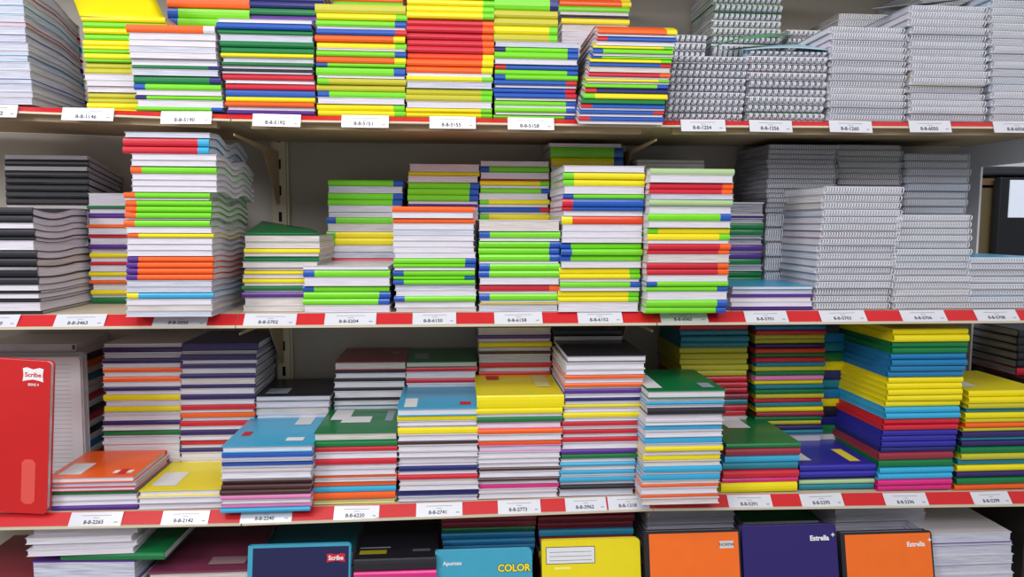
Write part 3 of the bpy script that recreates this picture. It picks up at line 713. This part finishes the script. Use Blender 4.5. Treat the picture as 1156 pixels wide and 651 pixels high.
pb(1042, 1089, 560, 1100, .42, 'body', mat('bin_grey', (62, 64, 70), rough=.5), .2, root, .004)
pb(1050, 1070, 592, 594, .418, 'moulded_ridge', mat('bin_ridge', (86, 88, 96)), .003, root)
root = empty('white_desk', (0, 0, 0)); tag(root, 'white desk top with black edge beyond the lowest shelf', 'desk')
p0, p1 = at(1115, 568, .74), at(1165, 596, .42)
zz = p1.z
poly = [(p0.x, p0.y), (p1.x, p1.y), (p1.x+.5, p1.y), (p0.x+.5, p0.y+.02), (p0.x, p0.y+.02)]
def slab(name, poly, z0, z1, m, parent):
    n = len(poly); V = [(x, y, z0) for x, y in poly]+[(x, y, z1) for x, y in poly]
    return mesh_obj(name, V, [tuple(range(n))[::-1], tuple(range(n, 2*n))]+[(i, (i+1) % n, n+(i+1) % n, n+i) for i in range(n)], m, parent)
slab('desk_top', poly, zz-.004, zz, mat('desk_white', (214, 218, 220), rough=.4), root)
slab('desk_edge', [(x-.012 if i in (0, 1, 4) else x, y-(.008 if i in (1, 2) else 0)) for i, (x, y) in enumerate(poly)], zz-.035, zz-.0045, mat('desk_black', (26, 24, 26), rough=.5), root)
slab('desk_body', [(x+.02, y+.02) for x, y in poly], .0, zz-.036, mat('desk_body_dark', (40, 36, 34), rough=.7), root)

q = at(1160, 424, .16); px_ = at(1209, 362).x+.0008+.018; zt_ = at(1160, 372, .16).z
hh_ = (zt_-q.z)/6
for i, ch in enumerate('KKKKKR'):
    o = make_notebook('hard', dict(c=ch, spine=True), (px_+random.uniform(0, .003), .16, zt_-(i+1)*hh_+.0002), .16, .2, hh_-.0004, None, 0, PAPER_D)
    tag(o, '%s notebook, %s down in the black pile on the dark cabinet' % (COL[ch][0], ORD[i]), 'hardcover notebook', 'black pile on the dark cabinet')
# ------------------------------------------------------------------ light
def area(name, loc, target, size, sy_, e, c=(1, 1, 1)):
    l = bpy.data.lights.new(name, 'AREA'); l.shape = 'RECTANGLE'; l.size = size; l.size_y = sy_; l.energy = e; l.color = c
    o = bpy.data.objects.new(name, l); col.objects.link(o); o.location = loc
    o.rotation_euler = (Vector(target)-Vector(loc)).to_track_quat('-Z', 'Y').to_euler()
    return o
area('ceiling_or_fill_light', (-.4, -1.5, 2.9), (0, 0, 1.1), 2.6, .5, 36, (1, .985, .97))
area('ceiling_or_fill_light', (.5, -3.0, 2.9), (0, 0, 1.2), 3.2, .6, 40, (.97, .98, 1))
area('ceiling_or_fill_light', (1.6, .9, 2.6), (1.2, 1.1, 1.2), .8, .4, 10, (.97, .99, 1))  # added lamp over the checkout, brightens the area past the shelf end
area('ceiling_or_fill_light', (-2.2, -1.9, 2.2), (1.3, .2, 1.4), .8, .6, 34, (.97, .98, 1))  # added out-of-view fill from the left, brightens the white end panel
wd = bpy.data.worlds.new('world'); sc.world = wd; wd.use_nodes = True
bg = wd.node_tree.nodes['Background']; bg.inputs['Color'].default_value = (.93, .95, 1, 1); bg.inputs['Strength'].default_value = .43
# turn the lettering into plain meshes
dg = bpy.context.evaluated_depsgraph_get()
for o in [o for o in sc.objects if o.type == 'FONT']:
    me = bpy.data.meshes.new_from_object(o.evaluated_get(dg))
    n = bpy.data.objects.new(o.name+'_', me); col.objects.link(n); n.parent = o.parent
    n.location = o.location; n.rotation_euler = o.rotation_euler
    nm = o.name; bpy.data.objects.remove(o); n.name = nm
sc.view_settings.view_transform = 'Standard'; sc.view_settings.look = 'None'; sc.view_settings.exposure = -.2
print('NOTEBOOKS', len(NB), 'softs', sum(o.name.startswith('soft') for o in NB), 'hard', sum(o.name.startswith('hard') for o in NB), 'spiral', sum(o.name.startswith('spiral') for o in NB))
